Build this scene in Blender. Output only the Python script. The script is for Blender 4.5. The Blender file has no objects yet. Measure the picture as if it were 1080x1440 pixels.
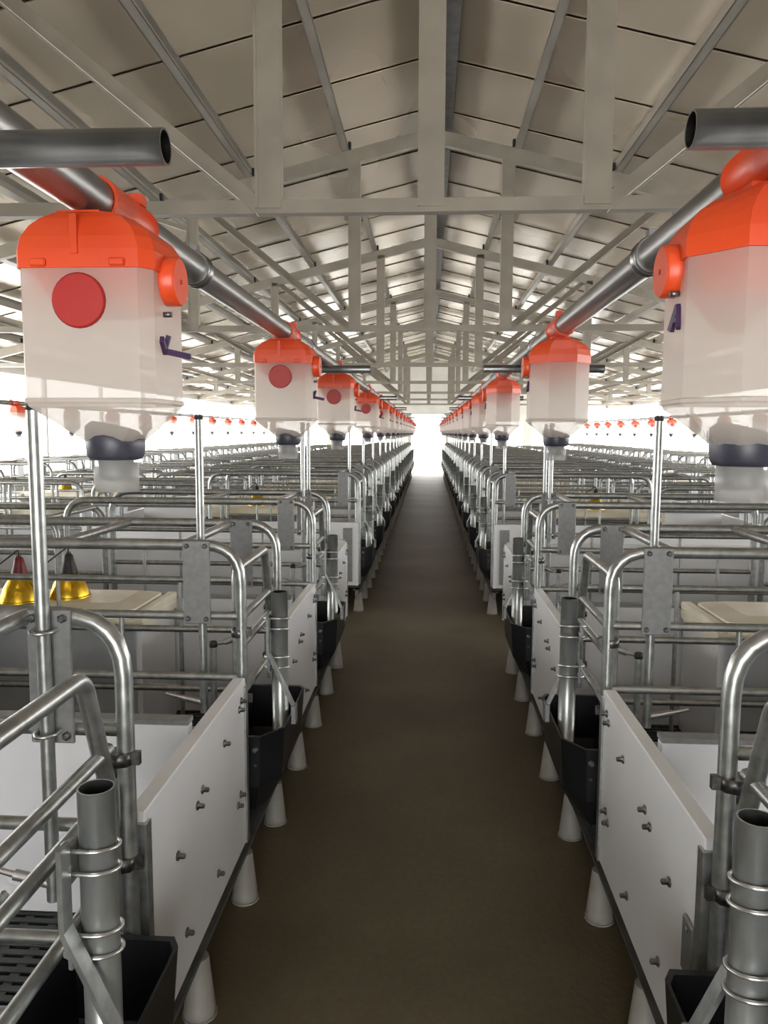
import bpy, bmesh, math, random
from mathutils import Vector, Matrix
random.seed(7)
R = math.radians
sc = bpy.context.scene
C = sc.collection

# ------------------------------------------------------------------ camera
CAM_H = 1.45
cd = bpy.data.cameras.new('camera')
cd.sensor_fit = 'HORIZONTAL'; cd.sensor_width = 36.0; cd.lens = 36.0
cd.clip_start = 0.02; cd.clip_end = 300
cam = bpy.data.objects.new('camera', cd); C.objects.link(cam)
YAW, PITCH, ROLL = R(3.27), R(-5.92), R(0.25)
cam.matrix_world = (Matrix.Translation((0, 0, CAM_H)) @ Matrix.Rotation(YAW, 4, 'Z')
                    @ Matrix.Rotation(R(90) + PITCH, 4, 'X') @ Matrix.Rotation(ROLL, 4, 'Z'))
sc.camera = cam

# ------------------------------------------------------------------ light
vs = sc.view_settings
vs.view_transform = 'Standard'; vs.look = 'None'; vs.gamma = 1.0; vs.use_curve_mapping = False
vs.exposure = 0.75
w = bpy.data.worlds.new('sky'); sc.world = w; w.use_nodes = True
bg = w.node_tree.nodes['Background']
bg.inputs[0].default_value = (1.0, 0.985, 0.96, 1); bg.inputs[1].default_value = 6.0
WINDOW_LIGHT = 6.5

# ------------------------------------------------------------------ materials
def new_mat(name):
    m = bpy.data.materials.new(name); m.use_nodes = True
    nt = m.node_tree
    return m, nt, nt.nodes['Principled BSDF']

def noise_mat(name, c1, c2, scale=8, rough=(.4, .5), metal=0.0, bump=0.0, stretch=(1, 1, 1), detail=4, world=False):
    m, nt, p = new_mat(name)
    tc = nt.nodes.new('ShaderNodeTexCoord'); mp = nt.nodes.new('ShaderNodeMapping')
    mp.inputs['Scale'].default_value = stretch
    if world:
        ge = nt.nodes.new('ShaderNodeNewGeometry'); nt.links.new(ge.outputs['Position'], mp.inputs[0])
    else: nt.links.new(tc.outputs['Object'], mp.inputs[0])
    n = nt.nodes.new('ShaderNodeTexNoise'); n.inputs['Scale'].default_value = scale
    n.inputs['Detail'].default_value = detail
    nt.links.new(mp.outputs[0], n.inputs['Vector'])
    cr = nt.nodes.new('ShaderNodeValToRGB')
    cr.color_ramp.interpolation = 'EASE'
    cr.color_ramp.elements[0].position = .25; cr.color_ramp.elements[1].position = .75
    cr.color_ramp.elements[0].color = (*c1, 1); cr.color_ramp.elements[1].color = (*c2, 1)
    nt.links.new(n.outputs['Fac'], cr.inputs[0]); nt.links.new(cr.outputs[0], p.inputs['Base Color'])
    mr = nt.nodes.new('ShaderNodeMapRange')
    mr.inputs['To Min'].default_value = rough[0]; mr.inputs['To Max'].default_value = rough[1]
    nt.links.new(n.outputs['Fac'], mr.inputs['Value']); nt.links.new(mr.outputs[0], p.inputs['Roughness'])
    p.inputs['Metallic'].default_value = metal
    if bump:
        b = nt.nodes.new('ShaderNodeBump'); b.inputs['Strength'].default_value = bump
        b.inputs['Distance'].default_value = .01
        nt.links.new(n.outputs['Fac'], b.inputs['Height']); nt.links.new(b.outputs[0], p.inputs['Normal'])
    return m

M = {}
M['galv'] = noise_mat('galvanised_steel', (.32, .335, .33), (.48, .50, .495), 40, (.26, .40), .85)
M['galv_dark'] = noise_mat('galvanised_conduit', (.20, .20, .20), (.32, .32, .32), 14, (.25, .4), .9, stretch=(1, .2, 1))
M['tube_bright'] = noise_mat('bright_galvanised_tube', (.34, .36, .355), (.48, .50, .495), 22, (.28, .40), .75, stretch=(1, 1, .4))
M['plate'] = noise_mat('zinc_plate', (.22, .225, .23), (.28, .285, .29), 60, (.4, .55), .5)
M['bolt'] = noise_mat('bolt_steel', (.10, .10, .10), (.22, .22, .22), 80, (.3, .4), .9)
M['paint'] = noise_mat('beige_painted_steel', (.26, .235, .195), (.33, .30, .25), 5, (.38, .5), .1)
M['purlin'] = noise_mat('purlin_steel', (.28, .262, .23), (.40, .38, .335), 6, (.3, .45), .45, stretch=(1, .3, 1))
M['foil'] = noise_mat('roof_lining_sheet', (.42, .36, .28), (.72, .635, .515), .8, (.20, .34), .35, bump=.18, stretch=(1, .6, 1), detail=2, world=True)
M['pvc'] = noise_mat('white_pvc_board', (.76, .775, .81), (.83, .84, .87), 3, (.25, .35))
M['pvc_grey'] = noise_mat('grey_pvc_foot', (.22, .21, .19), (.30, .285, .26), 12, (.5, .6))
M['black'] = noise_mat('black_plastic', (.004, .005, .007), (.011, .012, .015), 6, (.3, .42))
M['dark_rub'] = noise_mat('dark_grey_plastic', (.03, .03, .045), (.06, .06, .085), 20, (.35, .5))
M['orange'] = noise_mat('orange_plastic', (.68, .055, .012), (.78, .085, .018), 6, (.3, .42))
M['red'] = noise_mat('red_plastic_disc', (.36, .012, .010), (.44, .018, .014), 8, (.35, .45))
M['cream'] = noise_mat('cream_fibreglass', (.66, .60, .45), (.80, .76, .64), 6, (.3, .45))
M['gold'] = noise_mat('gold_reflector', (.62, .36, .02), (.80, .52, .04), 30, (.18, .28), .85)
M['darkred'] = noise_mat('dark_red_lamp_cap', (.12, .006, .01), (.2, .012, .02), 10, (.4, .5))
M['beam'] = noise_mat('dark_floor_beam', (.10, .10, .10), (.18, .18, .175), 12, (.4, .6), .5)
M['slat'] = noise_mat('dark_slat_plastic', (.03, .036, .036), (.06, .068, .066), 10, (.35, .5))
M['wall'] = noise_mat('white_wall_board', (.66, .65, .61), (.76, .75, .71), 2, (.5, .6))
M['ground'] = noise_mat('outside_concrete', (.5, .49, .46), (.62, .61, .58), 1.2, (.8, .9))
M['wire'] = noise_mat('bright_steel_wire', (.5, .5, .5), (.68, .68, .68), 50, (.25, .35), .9)
M['cable'] = noise_mat('black_cable', (.01, .01, .012), (.03, .03, .03), 10, (.5, .6))
M['ink'] = noise_mat('dark_purple_clip', (.03, .01, .05), (.05, .02, .08), 20, (.5, .6))

def concrete():
    m, nt, p = new_mat('aisle_concrete')
    tc = nt.nodes.new('ShaderNodeTexCoord')
    n1 = nt.nodes.new('ShaderNodeTexNoise'); n1.inputs['Scale'].default_value = 1.1; n1.inputs['Detail'].default_value = 6
    n2 = nt.nodes.new('ShaderNodeTexNoise'); n2.inputs['Scale'].default_value = 60; n2.inputs['Detail'].default_value = 3
    for n in (n1, n2): nt.links.new(tc.outputs['Object'], n.inputs['Vector'])
    cr = nt.nodes.new('ShaderNodeValToRGB')
    cr.color_ramp.elements[0].position = .32; cr.color_ramp.elements[1].position = .68
    cr.color_ramp.elements[0].color = (.076, .061, .033, 1); cr.color_ramp.elements[1].color = (.138, .113, .067, 1)
    nt.links.new(n1.outputs['Fac'], cr.inputs[0])
    mx = nt.nodes.new('ShaderNodeMix'); mx.data_type = 'RGBA'; mx.blend_type = 'OVERLAY'; mx.inputs[0].default_value = .35
    nt.links.new(cr.outputs[0], mx.inputs[6]); nt.links.new(n2.outputs['Color'], mx.inputs[7])
    nt.links.new(mx.outputs[2], p.inputs['Base Color'])
    p.inputs['Roughness'].default_value = .62
    b = nt.nodes.new('ShaderNodeBump'); b.inputs['Strength'].default_value = .15; b.inputs['Distance'].default_value = .01
    nt.links.new(n2.outputs['Fac'], b.inputs['Height']); nt.links.new(b.outputs[0], p.inputs['Normal'])
    return m
M['concrete'] = concrete()

def plastic(name, col, clear, trans):
    m, nt, p = new_mat(name)
    out = nt.nodes['Material Output']
    p.inputs['Base Color'].default_value = (*col, 1); p.inputs['Roughness'].default_value = .3
    tl = nt.nodes.new('ShaderNodeBsdfTranslucent'); tl.inputs[0].default_value = (*col, 1)
    tp = nt.nodes.new('ShaderNodeBsdfTransparent')
    n = nt.nodes.new('ShaderNodeTexNoise'); n.inputs['Scale'].default_value = 7
    tc = nt.nodes.new('ShaderNodeTexCoord'); nt.links.new(tc.outputs['Object'], n.inputs['Vector'])
    mr = nt.nodes.new('ShaderNodeMapRange'); mr.inputs['To Min'].default_value = clear - .06; mr.inputs['To Max'].default_value = clear + .06
    nt.links.new(n.outputs['Fac'], mr.inputs['Value'])
    a = nt.nodes.new('ShaderNodeMixShader'); a.inputs[0].default_value = trans
    nt.links.new(p.outputs[0], a.inputs[1]); nt.links.new(tl.outputs[0], a.inputs[2])
    b = nt.nodes.new('ShaderNodeMixShader')
    nt.links.new(mr.outputs[0], b.inputs[0]); nt.links.new(a.outputs[0], b.inputs[1]); nt.links.new(tp.outputs[0], b.inputs[2])
    nt.links.new(b.outputs[0], out.inputs[0])
    return m
M['milky'] = plastic('milky_translucent_plastic', (.80, .75, .70), .20, .66)
M['milky_thin'] = plastic('milky_thin_cone', (.76, .73, .68), .22, .6)
M['clear'] = plastic('clear_plastic_tube', (.62, .62, .60), .62, .4)

def glow(name, col, s):
    m, nt, p = new_mat(name)
    out = nt.nodes['Material Output']
    e = nt.nodes.new('ShaderNodeEmission')
    e.inputs[0].default_value = (*col, 1); e.inputs[1].default_value = s
    nt.links.new(e.outputs[0], out.inputs[0])
    return m
M['daylight'] = glow('daylit_window_film', (1.0, .985, .95), WINDOW_LIGHT)

# ------------------------------------------------------------------ mesh helpers
def fillet(pts, rad, seg=5, closed=False):
    pts = [Vector(p) for p in pts]
    out = []; n = len(pts)
    for i, p in enumerate(pts):
        if not closed and (i == 0 or i == n - 1): out.append(p); continue
        a = (pts[i - 1] - p); b = (pts[(i + 1) % n] - p)
        la, lb = a.length, b.length
        a.normalize(); b.normalize()
        ang = a.angle(b)
        if ang > R(174): out.append(p); continue
        t = min(rad / math.tan(ang / 2), la * .48, lb * .48)
        p0, p1 = p + a * t, p + b * t
        for k in range(seg + 1):
            s = k / seg
            out.append(p0 * (1 - s) ** 2 + p * 2 * s * (1 - s) + p1 * s ** 2)
    return out

class MB:
    def __init__(self): self.v = []; self.f = []; self.s = []
    def face(self, idx, smooth=False): self.f.append(tuple(idx)); self.s.append(smooth)
    def tube(self, pts, r, n=8, closed=False, cap=True, r2=None):
        pts = [Vector(p) for p in pts]; m = len(pts)
        def tan(i):
            if closed: d = pts[(i + 1) % m] - pts[i - 1]
            else: d = pts[min(i + 1, m - 1)] - pts[max(i - 1, 0)]
            return d.normalized()
        t = tan(0)
        up = Vector((0, 0, 1)) if abs(t.z) < .9 else Vector((1, 0, 0))
        nrm = (up - t * up.dot(t)).normalized()
        base = len(self.v)
        for i in range(m):
            t = tan(i)
            nrm = (nrm - t * nrm.dot(t)).normalized(); bi = t.cross(nrm)
            rr = r if r2 is None else r + (r2 - r) * i / (m - 1)
            for k in range(n):
                a = 2 * math.pi * k / n
                self.v.append(pts[i] + (nrm * math.cos(a) + bi * math.sin(a)) * rr)
        for i in range(m if closed else m - 1):
            j = (i + 1) % m
            for k in range(n):
                l = (k + 1) % n
                self.face((base + i * n + k, base + i * n + l, base + j * n + l, base + j * n + k), True)
        if cap and not closed:
            for i, rev in ((0, True), (m - 1, False)):
                b2 = len(self.v)
                for k in range(n): self.v.append(self.v[base + i * n + k].copy())
                ids = list(range(b2, b2 + n))
                self.face(ids[::-1] if rev else ids)
        return self
    def pipe(self, pts, r, wall=.003, n=16):
        """an open-ended tube with wall thickness along straight pts"""
        self.tube(pts, r, n, cap=False)
        b = len(self.f)
        self.tube(pts, r - wall, n, cap=False)
        for i in range(b, len(self.f)): self.f[i] = self.f[i][::-1]
        m = len(pts); tot = len(self.v); o = tot - 2 * m * n; q = tot - m * n
        for e in (0, m - 1):
            for k in range(n):
                l = (k + 1) % n
                f = (o + e * n + k, q + e * n + k, q + e * n + l, o + e * n + l)
                self.face(f if e == m - 1 else f[::-1])
        return self
    def box(self, a, b, bev=0):
        x0, x1 = sorted((a[0], b[0])); y0, y1 = sorted((a[1], b[1])); z0, z1 = sorted((a[2], b[2]))
        if bev:
            bm = bmesh.new(); bmesh.ops.create_cube(bm, size=1)
            for v in bm.verts:
                v.co = Vector((x0 + (v.co.x + .5) * (x1 - x0), y0 + (v.co.y + .5) * (y1 - y0), z0 + (v.co.z + .5) * (z1 - z0)))
            bmesh.ops.bevel(bm, geom=bm.edges[:], offset=bev, segments=1, affect='EDGES')
            base = len(self.v); bm.verts.index_update()
            self.v += [v.co.copy() for v in bm.verts]
            for f in bm.faces: self.face([base + v.index for v in f.verts])
            bm.free(); return self
        base = len(self.v)
        self.v += [Vector((x, y, z)) for z in (z0, z1) for y in (y0, y1) for x in (x0, x1)]
        for f in ((0, 2, 3, 1), (4, 5, 7, 6), (0, 1, 5, 4), (2, 6, 7, 3), (0, 4, 6, 2), (1, 3, 7, 5)):
            self.face([base + i for i in f])
        return self
    def bar(self, p0, p1, wd, ht, up=(0, 0, 1)):
        """box-section bar between two points"""
        p0, p1 = Vector(p0), Vector(p1)
        d = (p1 - p0).normalized(); up = Vector(up)
        s = d.cross(up).normalized(); u = s.cross(d).normalized()
        base = len(self.v)
        for p in (p0, p1):
            for a, b in ((-1, -1), (1, -1), (1, 1), (-1, 1)):
                self.v.append(p + s * a * wd / 2 + u * b * ht / 2)
        for f in ((0, 3, 2, 1), (4, 5, 6, 7), (0, 1, 5, 4), (1, 2, 6, 5), (2, 3, 7, 6), (3, 0, 4, 7)):
            self.face([base + i for i in f][::-1])
        return self
    def prism(self, poly, axis_vec):
        """poly: list of 3D points (planar, any order direction); extruded by axis_vec"""
        base = len(self.v); n = len(poly); ax = Vector(axis_vec)
        self.v += [Vector(p) for p in poly] + [Vector(p) + ax for p in poly]
        self.face(list(range(base, base + n))[::-1]); self.face(range(base + n, base + 2 * n))
        for i in range(n):
            j = (i + 1) % n
            self.face((base + i, base + j, base + n + j, base + n + i))
        return self
    def loft(self, rings, smooth=True, cap0=False, cap1=False):
        base = len(self.v); n = len(rings[0])
        for r in rings: self.v += [Vector(p) for p in r]
        for i in range(len(rings) - 1):
            for k in range(n):
                l = (k + 1) % n
                self.face((base + i * n + k, base + i * n + l, base + (i + 1) * n + l, base + (i + 1) * n + k), smooth)
        if cap0: self.face([base + k for k in range(n)][::-1])
        if cap1: self.face([base + (len(rings) - 1) * n + k for k in range(n)])
        return self
    def lathe(self, prof, c, axis='z', n=20, cap0=True, cap1=True):
        rings = []
        for r, h in prof:
            ring = []
            for k in range(n):
                a = 2 * math.pi * k / n; p, q = r * math.cos(a), r * math.sin(a)
                o = {'z': (p, q, h), 'y': (q, h, p), 'x': (h, p, q)}[axis]
                ring.append((c[0] + o[0], c[1] + o[1], c[2] + o[2]))
            rings.append(ring)
        return self.loft(rings, True, cap0, cap1)
    def mesh(self, name, mat):
        me = bpy.data.meshes.new(name)
        me.from_pydata([tuple(v) for v in self.v], [], self.f); me.update()
        me.polygons.foreach_set('use_smooth', self.s)
        me.materials.append(M[mat])
        return me
    def build(self, name, mat, parent=None):
        return inst(name, self.mesh(name, mat), parent)

def rrect(cx, cy, z, hx, hy, r, seg=3):
    pts = []
    for (sx, sy, a0) in ((1, 1, 0), (-1, 1, 90), (-1, -1, 180), (1, -1, 270)):
        for k in range(seg + 1):
            a = R(a0 + 90 * k / seg)
            pts.append((cx + sx * (hx - r) + r * math.cos(a), cy + sy * (hy - r) + r * math.sin(a), z))
    return pts

def inst(name, me, parent=None, loc=None):
    o = bpy.data.objects.new(name, me); C.objects.link(o)
    if parent: o.parent = parent
    if loc: o.location = loc
    return o

def tag(o, label, cat, group=None, kind=None):
    o['label'] = label; o['category'] = cat
    if group: o['group'] = group
    if kind: o['kind'] = kind
    return o

def thing(name, label, cat, loc, group=None):
    o = bpy.data.objects.new(name, None); C.objects.link(o); o.location = loc
    o.empty_display_size = .1
    return tag(o, label, cat, group)

CACHE = {}
def cached(key, fn):
    if key not in CACHE: CACHE[key] = fn()
    return CACHE[key]

def structure(o): o['kind'] = 'structure'; return o

ORD = ['first', 'second', 'third', 'fourth', 'fifth', 'sixth', 'seventh', 'eighth', 'ninth', 'tenth', 'eleventh', 'twelfth',
       'thirteenth', 'fourteenth', 'fifteenth', 'sixteenth', 'seventeenth', 'eighteenth', 'nineteenth', 'twentieth',
       'twenty-first', 'twenty-second', 'twenty-third', 'twenty-fourth', 'twenty-fifth', 'twenty-sixth', 'twenty-seventh', 'twenty-eighth', 'twenty-ninth', 'thirtieth',
       'thirty-first', 'thirty-second', 'thirty-third', 'thirty-fourth', 'thirty-fifth', 'thirty-sixth', 'thirty-seventh', 'thirty-eighth', 'thirty-ninth', 'fortieth',
       'forty-first', 'forty-second', 'forty-third', 'forty-fourth', 'forty-fifth', 'forty-sixth', 'forty-seventh', 'forty-eighth', 'forty-ninth', 'fiftieth',
       'fifty-first', 'fifty-second', 'fifty-third', 'fifty-fourth', 'fifty-fifth', 'fifty-sixth', 'fifty-seventh', 'fifty-eighth', 'fifty-ninth', 'sixtieth']

# ------------------------------------------------------------------ the hall
Y0, Y1 = -3.0, 28.0          # near and far gable walls
WX = 6.35                    # half width
RIDGE, SLOPE = 4.13, .244
CHORD = 2.315
def roof_z(x): return RIDGE - SLOPE * abs(x)
EAVE = roof_z(WX)

structure(MB().box((-WX - .2, Y0 - .2, -.2), (WX + .2, Y1 + .1, 0)).build('floor', 'concrete'))
structure(MB().box((-40, Y1 + .1, -.25), (40, Y1 + 60, -.02)).build('ground_outside', 'ground'))

# roof lining: ridge to eave sheets, lapped one over the next; the ceiling is their backing
SHEET = .88
for s, side in ((-1, 'left'), (1, 'right')):
    bk = MB()
    t = .05
    bk.prism([(0, Y0 - .2, RIDGE + .02), (s * (WX + .3), Y0 - .2, roof_z(WX + .3) + .02), (s * (WX + .3), Y0 - .2, roof_z(WX + .3) + .02 + t), (0, Y0 - .2, RIDGE + .02 + t)], (0, Y1 - Y0 + .4, 0))
    ce = structure(bk.build('ceiling', 'purlin'))
    n = int(math.ceil((Y1 - Y0) / SHEET))
    def mk():
        m = MB()
        lap = .013
        m.prism([(0, 0, -lap), (s * WX, 0, -SLOPE * WX - lap), (s * WX, SHEET - .012, -SLOPE * WX), (0, SHEET - .012, 0)], (0, 0, .006))
        return m.mesh('roof_sheet', 'foil')
    me = mk()
    for i in range(n):
        inst('roof_sheet', me, ce, (0, Y0 + i * SHEET, RIDGE))

# purlins
def purlin_mesh():
    m = MB(); L = Y1 - Y0
    h, wd, t = .115, .06, .006
    m.box((-wd / 2, 0, 0), (wd / 2, L, t)).box((-wd / 2, 0, h - t), (wd / 2, L, h)).box((-wd / 2, 0, 0), (-wd / 2 + t, L, h))
    m.box((wd / 2 - t, 0, 0), (wd / 2, L, .018))
    return m.mesh('purlin', 'purlin')
PX = [.72, 1.54, 2.34, 3.14, 3.94, 4.74, 5.54, 6.2]
pm = purlin_mesh()
k = 0
tag(inst('ridge_purlin', MB().box((.06, Y0, 0), (.17, Y1, .09)).box((.06, Y0, -.03), (.07, Y1, 0)).mesh('ridge_purlin', 'beam'), None, (0, 0, roof_z(.1) - .15)),  # dark colour stands in for the shade under the ridge
    'shade-darkened steel beam running under the roof ridge beside the king posts', 'beam')
for s, sd in ((-1, 'left'), (1, 'right')):
    for i, x in enumerate(PX):
        o = inst('purlin', pm, None, (s * x, Y0, roof_z(x) - .155))
        o.rotation_euler = (0, s * math.atan(SLOPE), 0)
        tag(o, '%s steel roof purlin out from the ridge on the %s slope' % (ORD[i], sd), 'purlin', 'purlins under the roof lining')

# trusses
TY = [3.155 + 3.58 * i for i in range(7)]
POSTS = [0, .645, 2.05, 3.45, 4.85]
def truss(y, idx):
    t = thing('roof_truss', 'beige steel roof truss spanning the hall, %s from the camera' % ORD[idx], 'truss', (0, y, CHORD), 'roof trusses')
    key = 'truss'
    def parts():
        P = []
        zt = lambda x: roof_z(x) - .155 - CHORD       # underside of purlins, local
        P.append(('bottom_chord', MB().box((-WX, -.025, 0), (WX, .025, .04)).box((-WX, -.025, .04), (WX, -.019, .052)).mesh('bottom_chord', 'paint')))
        for s in (-1, 1):
            P.append(('top_chord', MB().bar((0, 0, zt(0) - .055), (s * WX, 0, zt(WX) - .055), .06, .11).mesh('top_chord', 'paint')))
        for x in POSTS:
            for s in ((1,) if x == 0 else (-1, 1)):
                wd = .052 if x < 1 else .045
                P.append(('post', MB().box((s * x - wd, -.03, .02), (s * x + wd, .025, zt(x) - .07)).box((s * x - wd, -.034, .02), (s * x - wd + .012, -.03, zt(x) - .07)).mesh('post', 'paint')))
        for s in (-1, 1):
            for a, b in ((.69, 2.0), (2.1, 3.4), (3.5, 4.8)):
                P.append(('web', MB().bar((s * a, .012, .03), (s * b, .012, zt(b) - .08), .066, .006, (0, 1, 0)).bar((s * a, -.012, .03 - .03), (s * b, -.012, zt(b) - .11), .006, .05, (0, 1, 0)).mesh('web', 'paint')))
            P.append(('web', MB().bar((s * 2.0, 0, zt(2) - .12), (s * 1.62, 0, zt(1.62) - .36), .03, .03).bar((s * 1.62, 0, zt(1.62) - .36), (s * 1.62, 0, zt(1.62) - .36), .03, .03).mesh('web', 'paint')) if False else
                     ('brace', MB().bar((s * 2.02, .03, zt(2) - .32), (s * 2.42, .03, zt(2.42) - .09), .02, .04).mesh('brace', 'paint')))
        for s in (-1, 1):
            for x in PX[:-1]:
                P.append(('purlin_cleat', MB().box((s * (x - .035) - .012, -.05, zt(x - .035) - .0), (s * (x - .035) + .012, -.005, zt(x) + .07)).mesh('purlin_cleat', 'cable')))
        return P
    for nm, me in cached(key, parts): inst(nm, me, t)
for i, y in enumerate(TY): truss(y, i)

# side walls with a long band of daylit windows
WZ0, WZ1 = .75, 2.35
for s, sd in ((-1, 'left'), (1, 'right')):
    x0, x1 = s * WX, s * (WX + .12)
    wl = structure(MB().box((x0, Y0, 0), (x1, Y1, WZ0)).box((x0, Y0, WZ1), (x1, Y1, EAVE + .06)).build('wall_' + sd, 'wall'))
    n = 14; step = (Y1 - Y0) / n
    MB().box((x0, Y0, WZ0), (x1, Y0 + 2 * step, WZ1)).build('infill', 'wall', wl)
    fm = MB().box((x0 - s * .01, 0, WZ0), (x1, .06, WZ1)).mesh('window_post', 'wall')
    sill = MB().box((x0 - s * .03, .06, WZ0), (x1, step, WZ0 + .03)).box((x0 - s * .02, .06, WZ1 - .04), (x1, step, WZ1)).mesh('window_frame', 'wall')
    pane = MB().box((x0 + s * .05, .06, WZ0 + .03), (x0 + s * .06, step, WZ1 - .04)).mesh('pane', 'daylight')
    for i in range(2, n):
        wd = structure(inst('window_%d' % (i - 1 + (0 if s < 0 else n - 2)), sill, None, (0, Y0 + i * step, 0)))
        inst('window_post', fm, wd); inst('pane', pane, wd)
# gable walls: the far one with the open doorway and daylit openings either side
DX, DZ = .62, 2.1
def gable(y, y2):
    m = MB()
    return m
m = MB(); ya, yb = Y1, Y1 + .12
OP = [(1.4, 3.4), (3.7, 5.9)]; OZ0, OZ1 = .5, 1.85
zt = EAVE + .1
m.box((-WX, ya, DZ), (WX, yb, EAVE))
for s in (-1, 1):
    xs = [DX] + [q for o in OP for q in o] + [WX]
    for i in range(0, len(xs), 2): m.box((s * xs[i], ya, 0), (s * xs[i + 1], yb, DZ))
    for a, b in OP:
        m.box((s * a, ya, 0), (s * b, yb, OZ0)); m.box((s * a, ya, OZ1), (s * b, yb, DZ))
m.prism([(-WX, ya, EAVE), (WX, ya, EAVE), (0, ya, RIDGE)], (0, .12, 0))
structure(m.build('wall_far', 'wall'))
k = 25
for s in (-1, 1):
    for a, b in OP:
        wd = structure(MB().box((s * a, ya - .02, OZ0 - .03), (s * b, ya + .12, OZ0)).box((s * a, ya - .02, OZ1), (s * b, ya + .12, OZ1 + .04)).build('window_%d' % k, 'wall'))
        MB().box((s * a, ya + .05, OZ0), (s * b, ya + .06, OZ1)).build('pane', 'daylight', wd); k += 1
structure(MB().box((-DX - .06, ya - .02, 0), (-DX, yb + .02, DZ)).box((DX, ya - .02, 0), (DX + .06, yb + .02, DZ)).box((-DX - .06, ya - .02, DZ), (DX + .06, yb + .02, DZ + .06)).build('door_1', 'wall'))
m = MB(); ya, yb = Y0 - .12, Y0
m.box((-WX, ya, 0), (-1.3, yb, EAVE)).box((1.3, ya, 0), (WX, yb, EAVE)).box((-1.3, ya, 2.4), (1.3, yb, EAVE))  # unseen opening behind the camera, added and sized to front-light the near pens
m.prism([(-WX, ya, EAVE), (WX, ya, EAVE), (0, ya, RIDGE)], (0, .12, 0))
structure(m.build('wall_near', 'wall'))

# ------------------------------------------------------------------ pens
XL, XR = -.545, .515
ZB = .24                      # top of the slatted floor
P = 1.41
CW, CREEP = .54, .87          # sow crate width, creep width along the aisle
TOP = 1.12
BLOCK1 = [.78 + P * i for i in range(3)]
BLOCK2 = [6.05 + P * i for i in range(14)]
CR = BLOCK1 + BLOCK2
YOFF = {-1: 0.0, 1: -.03}
ROWS = {-1: XL, 1: XR}
SIDE = {-1: 'left', 1: 'right'}
ARCH_R, RAIL_R, POLE_R = .0165, .0125, .0125
FRONT_L, DEPTH = 1.2, 2.16

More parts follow.
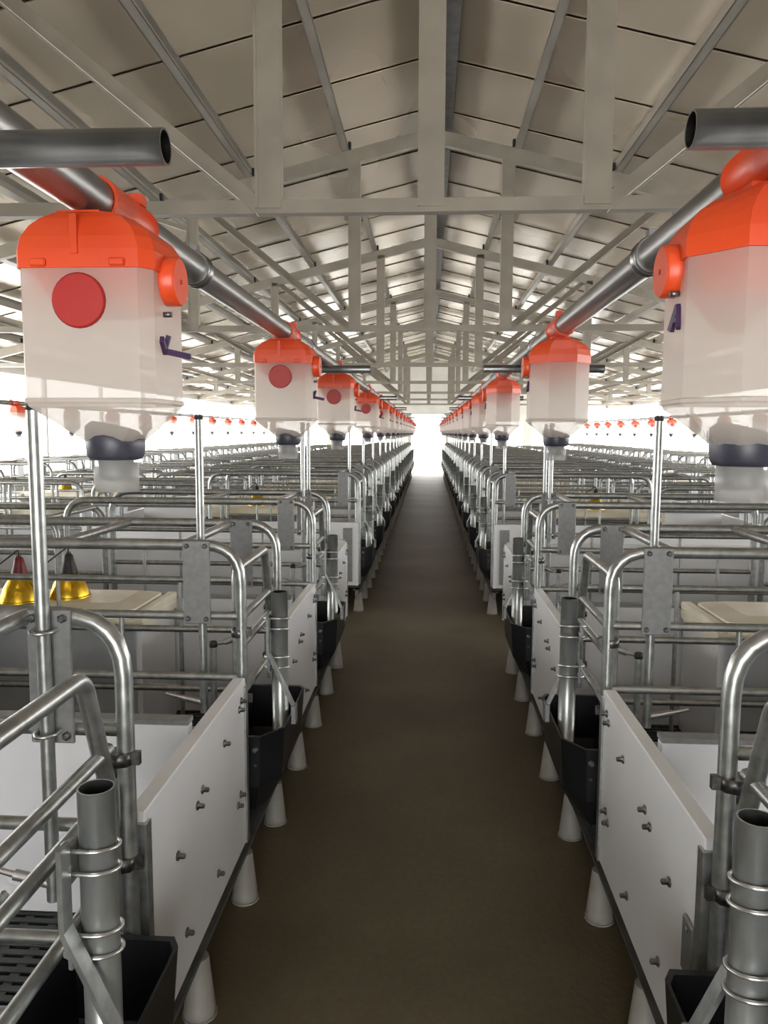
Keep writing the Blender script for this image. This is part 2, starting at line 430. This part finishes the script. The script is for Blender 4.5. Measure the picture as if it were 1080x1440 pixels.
def crate_parts(s, near, poles=(1,)):
    """all meshes of one sow crate, in local coords: +u away from the aisle (s*u = x), y from 0 to CW, z from ZB"""
    n = 10 if near else 6
    def X(u): return s * u
    z = lambda a: a - ZB
    P_ = []       # (name, mesh, subs)
    for yy, far in ((0, False), (CW, True)):
        arch = MB().tube(fillet([(X(0), yy, 0), (X(0), yy, z(TOP)), (X(FRONT_L), yy, z(TOP)), (X(FRONT_L), yy, 0)], .11, 6), ARCH_R, n)
        subs = []
        for rz in (.91, .725, .50, .34):
            subs.append(('rail', MB().tube([(X(0), yy, z(rz)), (X(FRONT_L), yy, z(rz))], RAIL_R, n).mesh('rail', 'galv')))
        subs.append(('plate', MB().box((X(.085), yy - .022, z(.89)), (X(.165), yy - .016, z(1.135)), .002).mesh('plate', 'plate')))
        for u in (.36, .82):
            subs.append(('upright', MB().tube([(X(u), yy, z(.34)), (X(u), yy, z(.91))], .008, 6).mesh('upright', 'galv')))
        if near:
            for bu in (.098, .152):
                for bz in (.905, 1.12):
                    subs.append(('bolt', MB().lathe([(.008, 0), (.008, -.006), (.005, -.009)], (X(bu), yy - .022, z(bz)), 'y', 6).mesh('bolt', 'bolt')))
        P_.append(('side_frame', arch.mesh('side_frame', 'galv'), subs))
        rear = MB().tube(fillet([(X(FRONT_L + .05), yy, 0), (X(FRONT_L + .05), yy, z(1.03)), (X(DEPTH), yy, z(1.03)), (X(DEPTH), yy, 0)], .1, 5), ARCH_R, n)
        subs = [('rail', MB().tube([(X(FRONT_L + .05), yy, z(rz)), (X(DEPTH), yy, z(rz))], RAIL_R, n).mesh('rail', 'galv')) for rz in (.86, .66, .45)]
        P_.append(('rear_frame', rear.mesh('rear_frame', 'galv'), subs))
        # tall water pole with a nipple drinker
        if int(far) not in poles: continue
        py = yy - .0355 if far else yy + .04
        pole = MB().tube([(X(.128), py, z(.60)), (X(.128), py, z(1.5))], POLE_R, n)
        subs = [('cap', MB().lathe([(.0135, 0), (.0135, .012), (.010, .016)], (X(.128), py, z(1.485)), 'z', 8).mesh('cap', 'cable')),
                ('drinker', MB().tube([(X(.128), py, z(.63)), (X(.20), py, z(.645))], .010, 8).tube([(X(.20), py, z(.645)), (X(.245), py, z(.656))], .006, 6).mesh('drinker', 'wire'))]
        if near:
            for rz in (.915, 1.10):
                ring = [(X(.128) + .021 * math.cos(a), py + .005 + .03 * math.sin(a), z(rz)) for a in [i * math.pi / 6 for i in range(12)]]
                subs.append(('u_bolt', MB().tube(ring, .0035, 5, closed=True).mesh('u_bolt', 'wire')))
        P_.append(('water_pole', pole.mesh('water_pole', 'galv'), subs))
    if near:
        for u, yy, za, zb in ((.118, .115, .50, .79), (.052, CW + .06, .58, .80)):
            P_.append(('capped_post', MB().tube([(X(u), yy, z(za)), (X(u), yy, z(zb))], .0105, n).mesh('capped_post', 'galv'),
                       [('cap', MB().lathe([(.0125, 0), (.0125, .016), (.009, .019)], (X(u), yy, z(zb) - .008), 'z', 8).mesh('cap', 'cable')),
                        ('clip', MB().box((X(u) - .014, yy - .02, z(za) + .02), (X(u) + .014, yy + .014, z(za) + .05), .003).mesh('clip', 'bolt'))]))
    if 2 in poles:
        P_.append(('water_pole', MB().tube([(X(.128), CW + .16, z(.60)), (X(.128), CW + .16, z(1.5))], .010, n).mesh('water_pole', 'galv'), []))
    for u in (.17, .54, FRONT_L + .1, DEPTH - .15):
        zz = TOP if u < FRONT_L else 1.03
        P_.append(('cross_tube', MB().tube([(X(u), 0, z(zz)), (X(u), CW, z(zz))], RAIL_R + .002, n).mesh('cross_tube', 'galv'), []))
    # front gate: rounded top, slanting far corner, four rails
    gu = .02
    gate = MB().tube(fillet([(X(gu), .03, z(.56)), (X(gu), .03, z(1.045)), (X(gu), .42, z(1.045)), (X(gu), CW - .03, z(.80)), (X(gu), CW - .03, z(.56))], .05, 5), ARCH_R - .001, n)
    subs = [('gate_rail', MB().tube([(X(gu), .03, z(rz)), (X(gu), CW - .03, z(rz))], RAIL_R, n).mesh('gate_rail', 'galv')) for rz in (.885, .80, .65)]
    subs.append(('gate_drinker', MB().tube([(X(gu + .02), .2, z(.80)), (X(gu + .085), .2, z(.775))], .011, 8).tube([(X(gu + .085), .2, z(.775)), (X(gu + .12), .2, z(.768))], .007, 6).mesh('gate_drinker', 'wire')))
    if near:
        for yy in (0.005, CW - .005):
            for rz in (.86, .66):
                subs.append(('clamp', MB().lathe([(.024, -.012), (.024, .012)], (X(.008), yy, z(rz)), 'z', 8).box((X(-.028), yy - .006, z(rz) - .012), (X(-.01), yy + .006, z(rz) + .012)).mesh('clamp', 'bolt')))
    P_.append(('front_gate', gate.mesh('front_gate', 'galv'), subs))
    rg = MB().tube(fillet([(X(DEPTH - .03), .03, 0.02), (X(DEPTH - .03), .03, z(.95)), (X(DEPTH - .03), CW - .03, z(.95)), (X(DEPTH - .03), CW - .03, .02)], .06, 4), RAIL_R, n)
    P_.append(('rear_gate', rg.mesh('rear_gate', 'galv'), [('gate_rail', MB().tube([(X(DEPTH - .03), .03, z(rz)), (X(DEPTH - .03), CW - .03, z(rz))], .01, n).mesh('gate_rail', 'galv')) for rz in (.45, .7)]))
    return P_

def far_crate_parts(s):
    P_ = crate_parts(s, False, (1,))
    out = []
    for nm, me, subs in P_:
        out.append((nm, me, [q for q in subs if q[0] in ('rail', 'plate', 'gate_rail', 'cap', 'upright')]))
    return out

def crate(x0, y0, s, level, label, group, poles=(1,)):
    t = thing('sow_crate', label, 'crate', (x0, y0, ZB), group)
    parts = cached(('crate', s, level, poles), lambda: crate_parts(s, True, poles) if level == 0 else far_crate_parts(s))
    for nm, me, subs in parts:
        o = inst(nm, me, t)
        for n2, m2 in subs: inst(n2, m2, o)
    return t

# ---- trough with its bent support arm
def trough_meshes(s):
    def X(u): return s * u
    z = lambda a: a - .28
    rim = [(.10, .025), (-.045, .025), (-.105, .11), (-.105, CW - .05), (-.09, CW - .025), (.10, CW - .025)]   # (u, y) clockwise
    bot = [(.06, .06), (-.02, .06), (-.05, .13), (-.05, CW - .09), (-.03, CW - .07), (.06, CW - .07)]
    mid = [(a * .8 + c * .2, b * .8 + d * .2) for (a, b), (c, d) in zip(rim, bot)]
    def ring(pl, zz, k=0):
        cx = sum(p[0] for p in pl) / 6; cy = sum(p[1] for p in pl) / 6
        return [(X(p[0] + (cx - p[0]) * k), p[1] + (cy - p[1]) * k, z(zz)) for p in pl]
    rings = [ring(bot, .285), ring(mid, .37), ring(rim, .53), ring(rim, .53, .06), ring(mid, .38, .07), ring(bot, .30, .08)]
    if s > 0: rings = [r[::-1] for r in rings]
    tr = MB().loft([r[::-1] for r in rings], False, True, True)
    ay = .232 if s < 0 else .338
    ap = [(.02, .86), (.02, .735), (-.112, .555)]
    arm = MB()
    for i in range(2):
        a, b = ap[i], ap[i + 1]
        arm.bar((X(a[0] - .05), ay, z(a[1])), (X(b[0] - .05 if i == 0 else b[0]), ay, z(b[1])), .028, .008, (1, 0, 0) if i == 0 else (0, 0, 1))
    br = MB().box((X(-.122),  ay - .02, z(.50)), (X(-.106), ay + .02, z(.56)), .002)
    return tr.mesh('trough_bowl', 'black'), arm.mesh('support_arm', 'galv'), br.mesh('bracket', 'plate'), \
        [MB().lathe([(.005, -.018), (.010, -.012), (.010, 0)], (X(-.03), .026 + d_, z(h_)), 'y', 6).mesh('bolt', 'bolt') for h_, d_ in ((.44, .02), (.49, .008))]

def trough(x0, y0, s, label, group, near=True):
    a, b, c, d = cached(('trough', s), lambda: trough_meshes(s))
    t = thing('feed_trough', label, 'trough', (x0, y0, .28), group)
    inst('bowl', a, t); arm = inst('support_arm', b, t)
    if near: 
        inst('bracket', c, arm)
        for m_ in d: inst('bolt', m_, t)
    return t

# ---- feed drop tube with wire clamps
def drop_meshes(s):
    def X(u): return s * u
    z = lambda a: a - .38
    tb = MB().pipe([(0, 0, z(.38)), (0, 0, z(.925))], .0275, .003, 16)
    cl = []
    for rz in (.835, .80, .705, .67):
        ring = [(X(.031 * math.cos(a) if math.cos(a) < .2 else .031 * math.cos(a) + .02), .033 * math.sin(a), z(rz) - (.006 * math.sin(a))) for a in [i * math.pi / 10 for i in range(20)]]
        cl.append(MB().tube(ring, .0035, 6, closed=True).mesh('wire_clamp', 'wire'))
    bk = []
    for rz in (.82, .69):
        bk.append(MB().box((X(.026), -.04, z(rz) - .03), (X(.034), .04, z(rz) + .03), .002).lathe([(.008, -.046), (.008, -.034)], (X(.03), 0, z(rz)), 'y', 6).mesh('clamp_plate', 'plate'))
    return tb.mesh('tube', 'tube_bright'), cl, bk

def drop(x0, y0, s, label, group, near=True):
    a, cl, bk = cached(('drop', s), lambda: drop_meshes(s))
    t = thing('feed_drop_tube', label, 'pipe', (x0, y0, .38), group)
    inst('tube', a, t)
    for m_ in (cl if near else cl[::2]): inst('wire_clamp', m_, t)
    if near:
        for m_ in bk: inst('clamp_plate', m_, t)
    return t

# ---- white front board of the creep area
BOLTS = [(.07, .90), (.10, .865), (.30, .80), (.55, .74), (.60, .70), (.10, .36), (.135, .32), (.40, .17), (.78, .62), (.72, .2)]
def board_meshes(s, L):
    def X(u): return s * u
    H = .495
    b = MB().box((X(-.018), 0, 0), (X(.018), L, H), .003)
    bolts = [MB().lathe([(.011, 0), (.010, -.004 * 1), (.006, -.005), (.006, -.016), (.003, -.018)] if s > 0 else [(.003, .018), (.006, .016), (.006, .005), (.010, .004), (.011, 0)],
                        (X(-.018), L * (1 - fy), H * fz), 'x', 6).mesh('bolt', 'bolt') for fy, fz in BOLTS]
    ch = [MB().box((X(-.024), yy - .004, 0), (X(.024), yy + .022, H - .02)).mesh('end_channel', 'galv') for yy in (-.006, L - .018)]
    br = MB().box((X(-.026), .02, .20), (X(-.018), .075, .31), .004).lathe([(.008, -.003), (.008, .003)], (X(-.028), .048, .295), 'x', 8).mesh('hinge_plate', 'plate')
    return b.mesh('board', 'pvc'), bolts, ch, br

def board(x0, y0, s, label, group, near):
    L = CREEP - .07
    b, bolts, ch, br = cached(('board', s), lambda: board_meshes(s, L))
    t = thing('front_board', label, 'panel', (x0, y0 + .035, ZB), group)
    inst('board', b, t)
    for c in ch: inst('end_channel', c, t)
    if near:
        for m_ in bolts: inst('bolt', m_, t)
        if s > 0: inst('hinge_plate', br, t)
    return t

# ---- divider between two litters
def divider(x0, y0, s, label, group):
    me = cached(('div', s), lambda: MB().box((s * .03, -.015, 0), (s * 2.12, .015, .5), .003).mesh('board', 'pvc'))
    rl = cached(('divr', s), lambda: MB().box((s * .03, -.02, .5), (s * 2.12, .02, .512)).mesh('top_rail', 'plate'))
    t = thing('pen_divider', label, 'panel', (x0, y0, ZB), group)
    inst('board', me, t); inst('top_rail', rl, t)
    return t

# ---- slatted floor of one pen
def slats(x0, y0, s, label, group):
    def mk():
        m = MB(); y = 0
        while y < P - .01:
            m.box((s * 0, y, -.03), (s * 2.16, y + .017, 0)); y += .029
        for i in range(31):
            u = i * .0718; m.box((s * u, 0, -.03), (s * (u + .022), P - .01, -.002))
        return m.mesh('slatted_floor', 'slat')
    me = cached(('slat', s), mk)
    return tag(inst('slatted_floor', me, None, (x0, y0, ZB - .002)), label, 'floor panel', group, 'stuff')

# ---- creep box lid with heat lamps
def creep_box(x0, y0, s, label, group):
    def mk():
        b = MB()
        b.box((s * .52, 0, .46), (s * 1.5, .40, .50), .004)
        b.box((s * .52, 0, .50), (s * .56, .40, .53), .004).box((s * 1.46, 0, .50), (s * 1.5, .40, .53), .004)
        lid = MB().loft([rrect(s * 1.01, .2, .50, .45, .18, .03), rrect(s * 1.01, .2, .535, .44, .17, .03), rrect(s * 1.01, .2, .55, .36, .12, .03)], False, False, True)
        w_ = MB().box((s * .53, .01, .0), (s * .55, .39, .46)).box((s * 1.47, .01, 0), (s * 1.49, .39, .46)).box((s * .55, .37, 0), (s * 1.47, .39, .46))
        return b.mesh('rim', 'cream'), lid.mesh('lid', 'cream'), w_.mesh('wall', 'pvc')
    a, l, w_ = cached(('creep', s), mk)
    t = thing('creep_box', label, 'box', (x0, y0, ZB), group)
    inst('rim', a, t); inst('lid', l, t); inst('wall', w_, t)
    return t

def lamp(x, y, z, label, cap, group='piglet heat lamps'):
    t = thing('heat_lamp', label, 'lamp', (x, y, z), group)
    def mk():
        sh = MB().lathe([(.078, 0), (.076, .012), (.060, .055), (.040, .085), (.034, .092), (.031, .085), (.057, .05), (.073, .008)], (0, 0, 0), 'z', 28, False, False)
        rim = MB().lathe([(.080, -.002), (.080, .004), (.077, .006), (.077, -.002)], (0, 0, 0), 'z', 28, False, False)
        return sh.mesh('reflector', 'gold'), rim.mesh('rim', 'gold')
    sh, rm = cached('lampm', mk)
    cp = cached(('lampcap', cap), lambda: MB().lathe([(.036, .085), (.033, .10), (.022, .14), (.017, .165), (.009, .172)], (0, 0, 0), 'z', 16).mesh('cap', cap))
    sh_ = inst('reflector', sh, t); inst('rim', rm, sh_); inst('cap', cp, t)
    def ck():
        m = MB()
        for a in range(5):
            th = a * 1.256
            m.tube([(.030 * math.cos(th), .030 * math.sin(th), .09), (.022 * math.cos(th), .022 * math.sin(th), .13), (.007 * math.cos(th), .007 * math.sin(th), .178)], .0016, 4)
        return m.mesh('guard_wires', 'cable')
    inst('guard_wires', cached('lampg', ck), t)
    inst('cable', cached('lampc', lambda: MB().tube(fillet([(0, 0, .17), (0, 0, .20), (-.10, .02, .13), (-.16, .05, .02), (-.22, .05, .005)], .05, 4), .0035, 6).mesh('cable', 'cable')), t)
    return t

# ---- supporting feet and the beam under the pens
foot_me = MB().lathe([(.041, 0), (.040, .02), (.025, .155)], (0, 0, 0), 'z', 14).lathe([(.044, 0), (.044, .006)], (0, 0, 0), 'z', 14).mesh('support_foot', 'pvc_grey')

HOP_L = [1.14, 2.58, 4.0, 6.0] + [7.6 + P * i for i in range(12)]
HOP_R = [1.055, 2.57, 4.45, 5.95] + [7.4 + P * i for i in range(12)]
PIPE_X = {-1: -.484, 1: .415}
PIPE_DX = {-1: -.012, 1: -.005}
PIPE_Z, PIPE_R = 1.782, .030

def hopper_meshes(s):
    """disc face towards -y and knob towards +x; the hopper on the other pipe is the same one turned round"""
    k = 1 if s < 0 else -1
    Z = lambda a: a - 1.36
    PLAN = [(-.088, -.088), (.074, -.088), (.090, -.070), (.094, .035), (.042, .092), (-.042, .092), (-.094, .035), (-.094, -.080)]
    def ring(z, f=1.0, e=0.0, ang=.18):
        """plan outline scaled by f, grown by e, corners slightly rounded"""
        pts = []; n = len(PLAN)
        for i in range(n):
            p = Vector(PLAN[i]); a = Vector(PLAN[i - 1]); b = Vector(PLAN[(i + 1) % n])
            for q in (p.lerp(a, min(.3, .012 / (p - a).length)), p, p.lerp(b, min(.3, .012 / (p - b).length))):
                q = q * f; q = q + q.normalized() * e
                pts.append((k * q.x, k * q.y, z))
        return pts
    def circ(z, r, n=24):
        out = []
        for i, p in enumerate(ring(0)):
            a = math.atan2(p[1], p[0]); out.append((r * math.cos(a), r * math.sin(a), z))
        return out
    cone = MB().loft([circ(Z(1.414), .034), circ(Z(1.434), .0415), ring(Z(1.484), .97)], False)
    body = MB().loft([ring(Z(1.484), .97), ring(Z(1.492)), ring(Z(1.60)), ring(Z(1.69))], False)
    body.loft([ring(Z(1.488), 1, .0005), ring(Z(1.490), 1, .003), ring(Z(1.494), 1, .003), ring(Z(1.496), 1, .0005)], False)
    def sq(z, fx, fy, dy=0):
        return [(p[0] * fx, p[1] * fy + dy * k, z) for p in ring(z, 1, .004)]
    lidm = MB().loft([sq(Z(1.672), 1, 1), sq(Z(1.697), 1, 1), sq(Z(1.714), .95, .99), sq(Z(1.729), .84, .97, .002), sq(Z(1.740), .68, .95, .004), sq(Z(1.7475), .50, .92, .006), sq(Z(1.750), .3, .9, .008)], False, True, True)
    lidm.box((k * -.016, k * -.094, Z(1.69)), (k * -.006, k * -.085, Z(1.742)))
    tint_skirt = MB().loft([ring(Z(1.674), .93), ring(Z(1.622), .62), ring(Z(1.622), .60), ring(Z(1.674), .91)], False)  # orange ring added inside the body to imitate the pink glow below the lid
    clips = MB()
    for cx in (-.062, .048): clips.box((k * (cx - .011), k * -.0965, Z(1.673)), (k * (cx + .011), k * -.090, Z(1.684)), .002)
    px = PIPE_DX[s]
    coll = MB().pipe([(px, -.02 if k > 0 else -.15, Z(PIPE_Z)), (px, .15 if k > 0 else .02, Z(PIPE_Z))], .0350, .0045, 20)
    coll.box((px - .03, -.075, Z(1.735)), (px + .03, .075, Z(1.752)))
    coll.box((px - .010 + .014 * k, k * .10, Z(PIPE_Z) + .028), (px + .010 + .014 * k, k * .125, Z(PIPE_Z) + .044))
    knob = MB().lathe([(.034, .088), (.0345, .091), (.0345, .110), (.032, .113)] if k > 0 else [(.032, -.113), (.0345, -.110), (.0345, -.091), (.034, -.088)], (0, -.02 * k, Z(1.665)), 'x', 24)
    hub = MB().lathe([(.004, .113), (.003, .1145)] if k > 0 else [(.003, -.1145), (.004, -.113)], (0, -.02 * k, Z(1.665)), 'x', 10)
    disc = MB().lathe([(.035, -.0935), (.0375, -.091), (.0375, -.086)] if k > 0 else [(.0375, .086), (.0375, .091), (.035, .0935)], (-.008 * k, 0, Z(1.628)), 'y', 28)
    outl = MB().pipe([(0, 0, Z(1.36)), (0, 0, Z(1.420))], .033, .0025, 22)
    # slanted valve inside the cone
    adj = MB(); rings = []
    for zz, r, sl in ((1.376, .022, 0), (1.406, .026, 0), (1.408, .0375, 0), (1.414, .0415, .0), (1.432, .0435, .05), (1.450, .043, .2), (1.457, .034, .25)):
        rings.append([(r * math.cos(a), r * math.sin(a), Z(zz) - sl * r * math.cos(a)) for a in [i * math.pi / 10 for i in range(20)]])
    adj.loft(rings, True, True, True)
    lx = k * .0945; ly = -.045 if k > 0 else -.005
    clip = MB().bar((lx, ly, Z(1.617)), (lx + k * .004, ly - .016, Z(1.586)), .006, .008).bar((lx, ly, Z(1.617)), (lx + k * .004, ly + .016, Z(1.586)), .006, .008).bar((lx + k * .003, ly - .010, Z(1.598)), (lx + k * .003, ly + .010, Z(1.598)), .005, .006)
    if s < 0:
        clip = MB().bar((lx, ly + .004, Z(1.563)), (lx + .004, ly - .022, Z(1.578)), .006, .010).bar((lx, ly + .002, Z(1.566)), (lx + .006, ly + .002, Z(1.586)), .006, .006).bar((lx, ly, Z(1.564)), (lx + .03, ly + .022, Z(1.558)), .006, .008)
    scr = MB().lathe([(.004, 0), (.004, .012)] if k > 0 else [(.004, -.012), (.004, 0)], (lx, ly, Z(1.615 if k > 0 else 1.632)), 'x', 8)
    return [('lid', lidm.mesh('lid', 'orange'), [('clip', clips.mesh('clip', 'orange')), ('added_tint_skirt', tint_skirt.mesh('added_tint_skirt', 'orange')), ('pipe_collar', coll.mesh('pipe_collar', 'orange')), ]),
            ('knob', knob.mesh('knob', 'orange'), [('hub', hub.mesh('hub', 'red'))]),
            ('disc', disc.mesh('disc', 'red'), []),
            ('body', body.mesh('body', 'milky'), []),
            ('cone', cone.mesh('cone', 'milky_thin'), []),
            ('outlet_tube', outl.mesh('outlet_tube', 'clear'), []),
            ('adjuster', adj.mesh('adjuster', 'dark_rub'), []),
            ('latch', clip.mesh('latch', 'ink'), [('screw', scr.mesh('screw', 'bolt'))])]

def hopper(x, y, s, label, group):
    t = thing('feed_hopper', label, 'hopper', (x, y, 1.36), group)
    for nm, me, subs in cached(('hop', s), lambda: hopper_meshes(s)):
        o = inst(nm, me, t)
        for n2, m2 in subs: inst(n2, m2, o)
    return t

def feed_pipe(x, ys, label, group, yend):
    t = thing('feed_pipe', label, 'pipe', (x, -2.0, PIPE_Z), group)
    cuts = [-2.0] + [y + .46 for y in ys if y + .46 < yend - .3] + [yend]
    for a, b in zip(cuts[:-1], cuts[1:]):
        MB().tube([(0, a + 2, 0), (0, b + 2, 0)], PIPE_R, 18).build('pipe_section', 'galv_dark', t)
    def ring():
        return MB().lathe([(.0335, -.020), (.036, -.018), (.036, -.010), (.033, -.008), (.033, .008), (.036, .010), (.036, .018), (.0335, .020)], (0, 0, 0), 'y', 18).box((-.008, -.012, .032), (.008, .012, .048)).mesh('coupling', 'galv_dark')
    me = cached('coupling', ring)
    for c in cuts[1:-1]: inst('coupling', me, t, (0, c + 2, 0))
    return t

for s in (-1, 1):
    x0, sd, dy = ROWS[s], SIDE[s], YOFF[s]
    for i, y in enumerate(CR):
        yc = y + dy; od = ORD[i]; near = i < 3
        lead = 'nearest' if i == 0 else od
        crate(x0, yc, s, 0 if near else 1, 'galvanised tube sow crate, %s along the %s side of the aisle' % (lead, sd), 'sow crates beside the aisle', {1: (0,), 2: (1, 2)}.get(i, (1,)))
        trough(x0, yc, s, 'black plastic feed trough, %s along the %s side of the aisle' % (lead, sd), 'feed troughs beside the aisle', i < 5)
        drop(x0 - s * .058, yc + .285, s, 'upright galvanised feed drop tube over the %s trough on the %s side' % (lead, sd), 'feed drop tubes', i < 5)
        slats(x0, yc, s, 'dark slotted plastic floor of the %s pen on the %s side' % (lead, sd), 'slatted pen floors')
        last_in_block = i == 2
        board(x0, yc + CW, s, 'white plastic front board of the %s pen on the %s side of the aisle' % (lead, sd), 'white front boards', i < 4)
        divider(x0, yc + CW + .47, s, 'white plastic divider board behind the %s front board on the %s side' % (lead, sd), 'pen dividers')
        if i != 0 and i != 2:
            creep_box(x0, yc + CW + .042, s, 'cream piglet creep box in the %s pen on the %s side' % (lead, sd), 'creep boxes')
    # end boards either side of the cross passage
    for yy, nm in ((BLOCK1[-1] + P + .01, 'near'), (BLOCK2[0] - .05, 'far')):
        t = thing('end_board', 'white end board facing the camera on the %s edge of the cross passage, %s side' % (nm, sd), 'panel', (x0, yy + dy, ZB))
        MB().box((s * .0, -.018, 0), (s * 2.15, .018, .5), .003).build('board', 'pvc', t)
        MB().box((s * .045, -.024, .03), (s * .12, -.018, .46), .002).build('end_strip', 'plate', t)
        MB().box((s * .0, -.022, -.0), (s * .02, .022, .5)).build('end_channel', 'pvc', t)
    # floor beams
    for (ya, yb), nm in (((.3, BLOCK1[-1] + P), 'near'), ((BLOCK2[0] - .07, 25.2), 'far')):
        for u, q in ((.012, 'front'), (1.1, 'middle')):
            o = inst('floor_beam', MB().box((-.012, 0, -.055), (.012, yb - ya, 0)).box((-.03, 0, -.006), (.03, yb - ya, 0)).mesh('floor_beam', 'beam'), None, (x0 + s * u, ya + dy, ZB - .032))
            tag(o, 'dark steel beam under the %s edge of the %s block of pens, %s side' % (q, nm, sd), 'beam')
    fy = [.322 + .478 * i for i in range(10)] + [6.15 + .478 * i for i in range(40)]
    for i, y in enumerate(fy):
        tag(inst('support_foot', foot_me, None, (x0 - s * .0 + s * .012, y + dy, -.001)), '%s tapered white plastic foot from the camera under the %s row of pens' % (ORD[i], sd), 'foot', 'plastic feet under the pens')
    # feed line
    hs = HOP_L if s < 0 else HOP_R
    feed_pipe(PIPE_X[s], hs, 'long round steel feed pipe over the %s side of the aisle' % sd, 'feed pipes', 26.5)
    for i, y in enumerate(hs):
        hopper(PIPE_X[s] - PIPE_DX[s], y, s, 'milky feed hopper with orange lid, %s along the %s feed pipe' % ('nearest' if i == 0 else ORD[i], sd), 'feed hoppers beside the aisle')
    for i, y in enumerate((.79, 3.52, 6.45, 9.3, 12.2, 15.1, 18.0)):
        zc = PIPE_Z - PIPE_R - .018
        t = thing('hanger_pipe', '%s short steel crosspiece pipe lying over the %s feed pipe' % (ORD[i], sd), 'pipe', (PIPE_X[s], y + (0 if s < 0 else -.02), zc), 'hanger pipes')
        e0, e1 = (.218, -.30) if s < 0 else (-.172, .36)
        MB().pipe([(e0, 0, 0), (e1, 0, 0)], .0178, .0022, 18).build('tube', 'galv_dark', t)
        MB().bar((s * .07, 0, .02), (s * .07, 0, roof_z(.6) - .13 - zc), .02, .003).build('strap', 'galv_dark', t)

# second rows of pens, back to back with the first, facing the outer passages
X2 = {-1: -4.95, 1: 4.92}
for s in (-1, 1):
    x0, sd, dy = X2[s], SIDE[s], YOFF[s]
    for i, y in enumerate(CR):
        yc = y + dy
        if y < 2: continue
        j = i
        crate(x0, yc, -s, 1, 'galvanised tube sow crate, %s in the outer row near the %s windows' % (ORD[j], sd), 'sow crates in the outer rows')
        slats(x0, yc, -s, 'dark slotted floor of the %s pen in the outer row near the %s windows' % (ORD[j], sd), 'slatted floors of the outer rows')
        divider(x0, yc + CW + .47, -s, 'white divider board of the %s pen in the outer %s row' % (ORD[j], sd), 'outer pen dividers')
        trough(x0, yc, -s, 'black feed trough of the %s pen in the outer %s row' % (ORD[j], sd), 'outer feed troughs', False)
        if i in (1, 3, 4, 6, 8):
            creep_box(x0, yc + CW + .042, -s, 'cream creep box of the %s pen in the outer %s row' % (ORD[j], sd), 'outer creep boxes')
    hs = [y + .3 for y in CR[1:]]
    feed_pipe(x0 + s * .06, hs, 'steel feed pipe over the outer row near the %s windows' % sd, 'feed pipes', 26.5)
    for i, y in enumerate(hs):
        hopper(x0 + s * .06 - PIPE_DX[-s], y, -s, 'milky feed hopper, %s along the outer feed pipe near the %s windows' % (ORD[i], sd), 'hoppers over the outer rows')

# back boards between the two rows
for s in (-1, 1):
    for (ya, yb), nm in (((.3, BLOCK1[-1] + P), 'near'), ((BLOCK2[0] - .07, 25.2), 'far')):
        xx = ROWS[s] + s * 2.205
        m = MB(); n = int((yb - ya) / P)
        t = thing('back_board', 'long white board between the back to back pens, %s block, %s side' % (nm, SIDE[s]), 'panel', (xx, ya, ZB - .03))
        k = max(1, n)
        for q in range(k):
            L = (yb - ya) / k
            MB().box((-.015, q * L, 0), (.015, (q + 1) * L - .008, .5)).build('board', 'pvc', t)

# heat lamps
def lid_z(): return ZB + .552
cy = BLOCK1[1] + CW + .055
lamp(-1.43, cy + .17, lid_z(), 'gold heat lamp with black cap on the creep box behind the left rails', 'cable')
lamp(-1.585, cy + .08, lid_z(), 'gold heat lamp with dark red cap at the left edge of the picture', 'darkred')
lamp(XL - 1.0, BLOCK2[0] + CW + .26, lid_z(), 'gold heat lamp on the creep box past the cross passage, left side', 'cable')
lamp(XR + .95, BLOCK2[0] + CW + .19, lid_z(), 'gold heat lamp on the creep box past the cross passage, right side', 'cable')
lamp(X2[-1] + .95, BLOCK2[1] + CW + .26, lid_z(), 'gold heat lamp on a creep box in the outer left row', 'cable')
